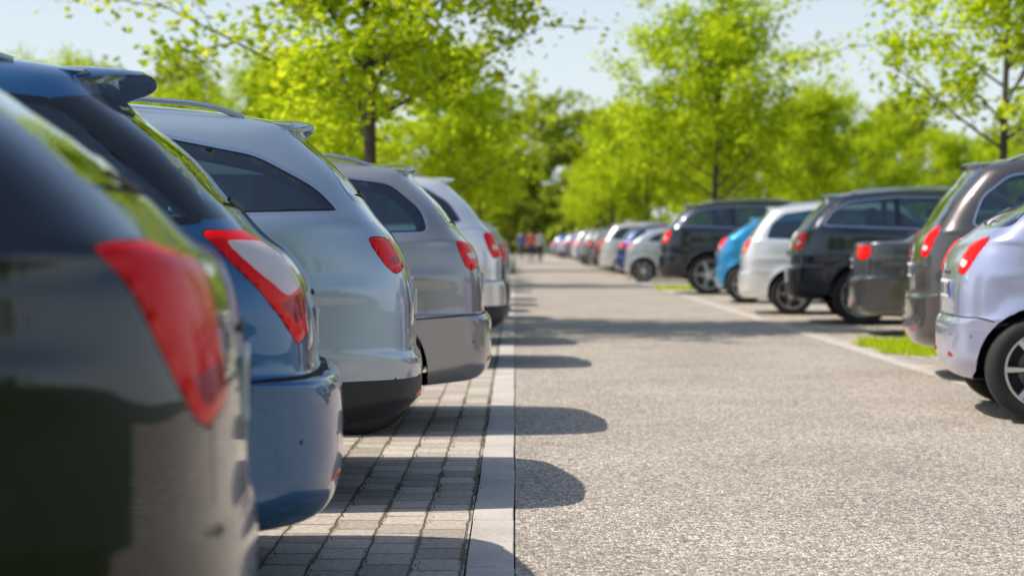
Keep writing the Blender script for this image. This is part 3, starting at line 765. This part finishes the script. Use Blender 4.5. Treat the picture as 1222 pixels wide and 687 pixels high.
def grass(name,x0,x1,y0,y1,n,h,seed):
    rg=np.random.default_rng(seed);x=rg.uniform(x0,x1,n*2);y=rg.uniform(y0,y1,n*2)
    k=(np.abs((x-(x0+x1)/2)/(x1-x0)*2)**3+np.abs((y-(y0+y1)/2)/(y1-y0)*2)**3+.35*np.sin(x*9+y*5))<1
    x=x[k][:n];y=y[k][:n];n=len(x);hh=h*rg.uniform(.4,1.2,n);a=rg.uniform(0,6.28,n);w=.006;le=hh*.5
    V=np.zeros((n,3,3));V[:,0]=np.stack([x-w*np.cos(a),y-w*np.sin(a),0*x-.005],1);V[:,1]=np.stack([x+w*np.cos(a),y+w*np.sin(a),0*x-.005],1)
    b=rg.uniform(0,6.28,n);V[:,2]=np.stack([x+le*np.cos(b),y+le*np.sin(b),hh],1)
    me=me_from(name,V.reshape(-1,3),[(3*i,3*i+1,3*i+2) for i in range(n)],[ML]);o=bpy.data.objects.new(name,me);col.objects.link(o)
grass('grass',3.5,5.6,16.6,19.5,9000,.07,1)
grass('grass',3.2,5.8,40,42.5,5000,.09,3)
grass('grass',3.5,5.6,12.3,13.2,2500,.05,5)
rg=np.random.default_rng(21);n=700
jx=-.165*rg.integers(1,7,n)-.0+rg.normal(0,.008,n);cl=rg.uniform(5.5,12,40);jy=cl[rg.integers(0,40,n)]+rg.normal(0,.07,n)
h_=rg.uniform(.006,.018,n);a=rg.uniform(0,6.28,n);V=np.zeros((n,3,3))
V[:,0]=np.stack([jx-.003*np.cos(a),jy-.003*np.sin(a),0*jx],1);V[:,1]=np.stack([jx+.003*np.cos(a),jy+.003*np.sin(a),0*jx],1);V[:,2]=np.stack([jx+h_*.6*np.sin(a),jy+h_*.6*np.cos(a),h_],1)
o=bpy.data.objects.new('weeds',me_from('weeds',V.reshape(-1,3),[(3*i,3*i+1,3*i+2) for i in range(n)],[mg]));col.objects.link(o)
n=260;C=np.stack([rg.uniform(-.7,4.5,n),5+rg.uniform(0,1,n)**1.5*25,np.full(n,.009)],1)
Vv=leaves_geo(C,.022,rg,6)
o=bpy.data.objects.new('fallen_leaves',me_from('fallen_leaves',Vv,[(4*i,4*i+1,4*i+2,4*i+3) for i in range(n)],[mottled('dry_leaf',(.16,.11,.05),(.5,.42,.25),5)]));col.objects.link(o)
# ------------------------------------------------------------ people
def person(x,y,shirt,trous,step=.18,rot=0):
    V=[(0,0,.95),(0,0,1.15),(0,0,1.38),(0,0,1.50),(0,0,1.60),(0,0,1.72),
       (.1,0,.92),(.11,step,.5),(.11,step*.9,.08),(.11,step*.9+.12,.03),
       (-.1,0,.92),(-.11,-step*.5,.5),(-.11,-step*1.6,.1),(-.11,-step*1.6+.12,.04),
       (.19,0,1.42),(.25,-.06,1.15),(.25,.06,.9),(.25,.10,.8),(-.19,0,1.42),(-.25,.06,1.15),(-.25,.12,.9),(-.25,.16,.8)]
    E=[(0,1),(1,2),(2,3),(3,4),(4,5),(0,6),(6,7),(7,8),(8,9),(0,10),(10,11),(11,12),(12,13),(2,14),(14,15),(15,16),(16,17),(2,18),(18,19),(19,20),(20,21)]
    Rr=[.14,.13,.14,.055,.09,.08,.09,.065,.045,.04,.09,.065,.045,.04,.06,.045,.035,.03,.06,.045,.035,.03]
    me=bpy.data.meshes.new('pedestrian');me.from_pydata(V,E,[]);o=bpy.data.objects.new('pedestrian',me);col.objects.link(o)
    m=o.modifiers.new('s','SKIN')
    for i,r in enumerate(Rr): me.skin_vertices[0].data[i].radius=(r,r*.8 if i<3 else r)
    me.skin_vertices[0].data[0].use_root=True
    o.modifiers.new('u','SUBSURF').levels=2
    dg=bpy.context.evaluated_depsgraph_get();nm=bpy.data.meshes.new_from_object(o.evaluated_get(dg));o.modifiers.clear();o.data=nm
    nm.materials.clear()
    for c in(shirt,trous,(.5,.3,.22),(.05,.03,.02)): nm.materials.append(simple('cloth',c,.8,noise=.1))
    for f in nm.polygons:
        z=f.center.z;xx=abs(f.center.x);f.use_smooth=True
        f.material_index=3 if z>1.68 or (z>1.58 and f.center.y<-.03) else 2 if z>1.47 or(xx>.2 and z<.95 and z>.7) else 0 if z>.93 else 1 if z>.1 else 3
    o.location=(x,y,0);o.rotation_euler=(0,0,rot)
person(.85,96,(.55,.10,.10),(.03,.04,.08));person(1.35,98,(.45,.45,.5),(.02,.02,.03),.12,.2);person(.35,104,(.08,.1,.25),(.1,.09,.08),.15,3.1)
bm=bmesh.new()
boxbm(bm,(0,0,6.1),(.34,.04,.95),.03,2,None,1)
bmesh.ops.create_cone(bm,segments=12,radius1=.035,radius2=.03,depth=6.4,matrix=Matrix.Translation((0,.05,3.2)))
me=bm_to(bm,'parking_sign',[simple('post_green',(.05,.08,.03),.5),M['blue']]);o=bpy.data.objects.new('parking_sign',me);col.objects.link(o);o.location=(14.2,78,0)
# ------------------------------------------------------------ light, sky, camera
az=math.radians(270);el=math.radians(53)
S=Vector((math.sin(az)*math.cos(el),math.cos(az)*math.cos(el),math.sin(el)))
ld=bpy.data.lights.new('sun','SUN');ld.energy=5.0;ld.angle=math.radians(.5);ld.color=(1,.94,.84)
lo=bpy.data.objects.new('sun',ld);col.objects.link(lo);lo.rotation_euler=S.to_track_quat('Z','Y').to_euler()
w=bpy.data.worlds.new('World');scene.world=w;w.use_nodes=True;nt=w.node_tree
sk=nt.nodes.new('ShaderNodeTexSky');sk.sky_type='NISHITA';sk.sun_disc=False;sk.sun_elevation=el;sk.sun_rotation=az;sk.air_density=1.0;sk.dust_density=1.2
bg=nt.nodes['Background'];bg.inputs[1].default_value=.15
tc=node(nt,'ShaderNodeTexCoord');sz=node(nt,'ShaderNodeSeparateXYZ');nt.links.new(tc.outputs['Generated'],sz.inputs[0])
hz=node(nt,'ShaderNodeMapRange');hz.interpolation_type='SMOOTHSTEP';hz.inputs['From Min'].default_value=0;hz.inputs['From Max'].default_value=.36;hz.inputs['To Min'].default_value=.88;hz.inputs['To Max'].default_value=.03
nt.links.new(sz.outputs['Z'],hz.inputs['Value'])
mx=node(nt,'ShaderNodeMix',data_type='RGBA');nt.links.new(hz.outputs[0],mx.inputs[0]);nt.links.new(sk.outputs[0],mx.inputs[6]);mx.inputs[7].default_value=(5.5,6.1,6.5,1)
nt.links.new(mx.outputs[2],bg.inputs[0])
cd=bpy.data.cameras.new('camera');cam=bpy.data.objects.new('camera',cd);col.objects.link(cam);scene.camera=cam
cd.sensor_width=36;cd.lens=36*FPX/1222;cd.clip_end=3000;cd.clip_start=.05
pitch=math.atan(53.5/FPX);yaw=math.atan(4/FPX)
cam.location=(0,0,CH);cam.rotation_euler=(math.pi/2-pitch,0,yaw)
cd.dof.use_dof=True;cd.dof.focus_distance=7.0;cd.dof.aperture_fstop=2.5
scene.view_settings.view_transform='Standard';scene.view_settings.look='None';scene.view_settings.exposure=0
print('done',time.time()-T0)
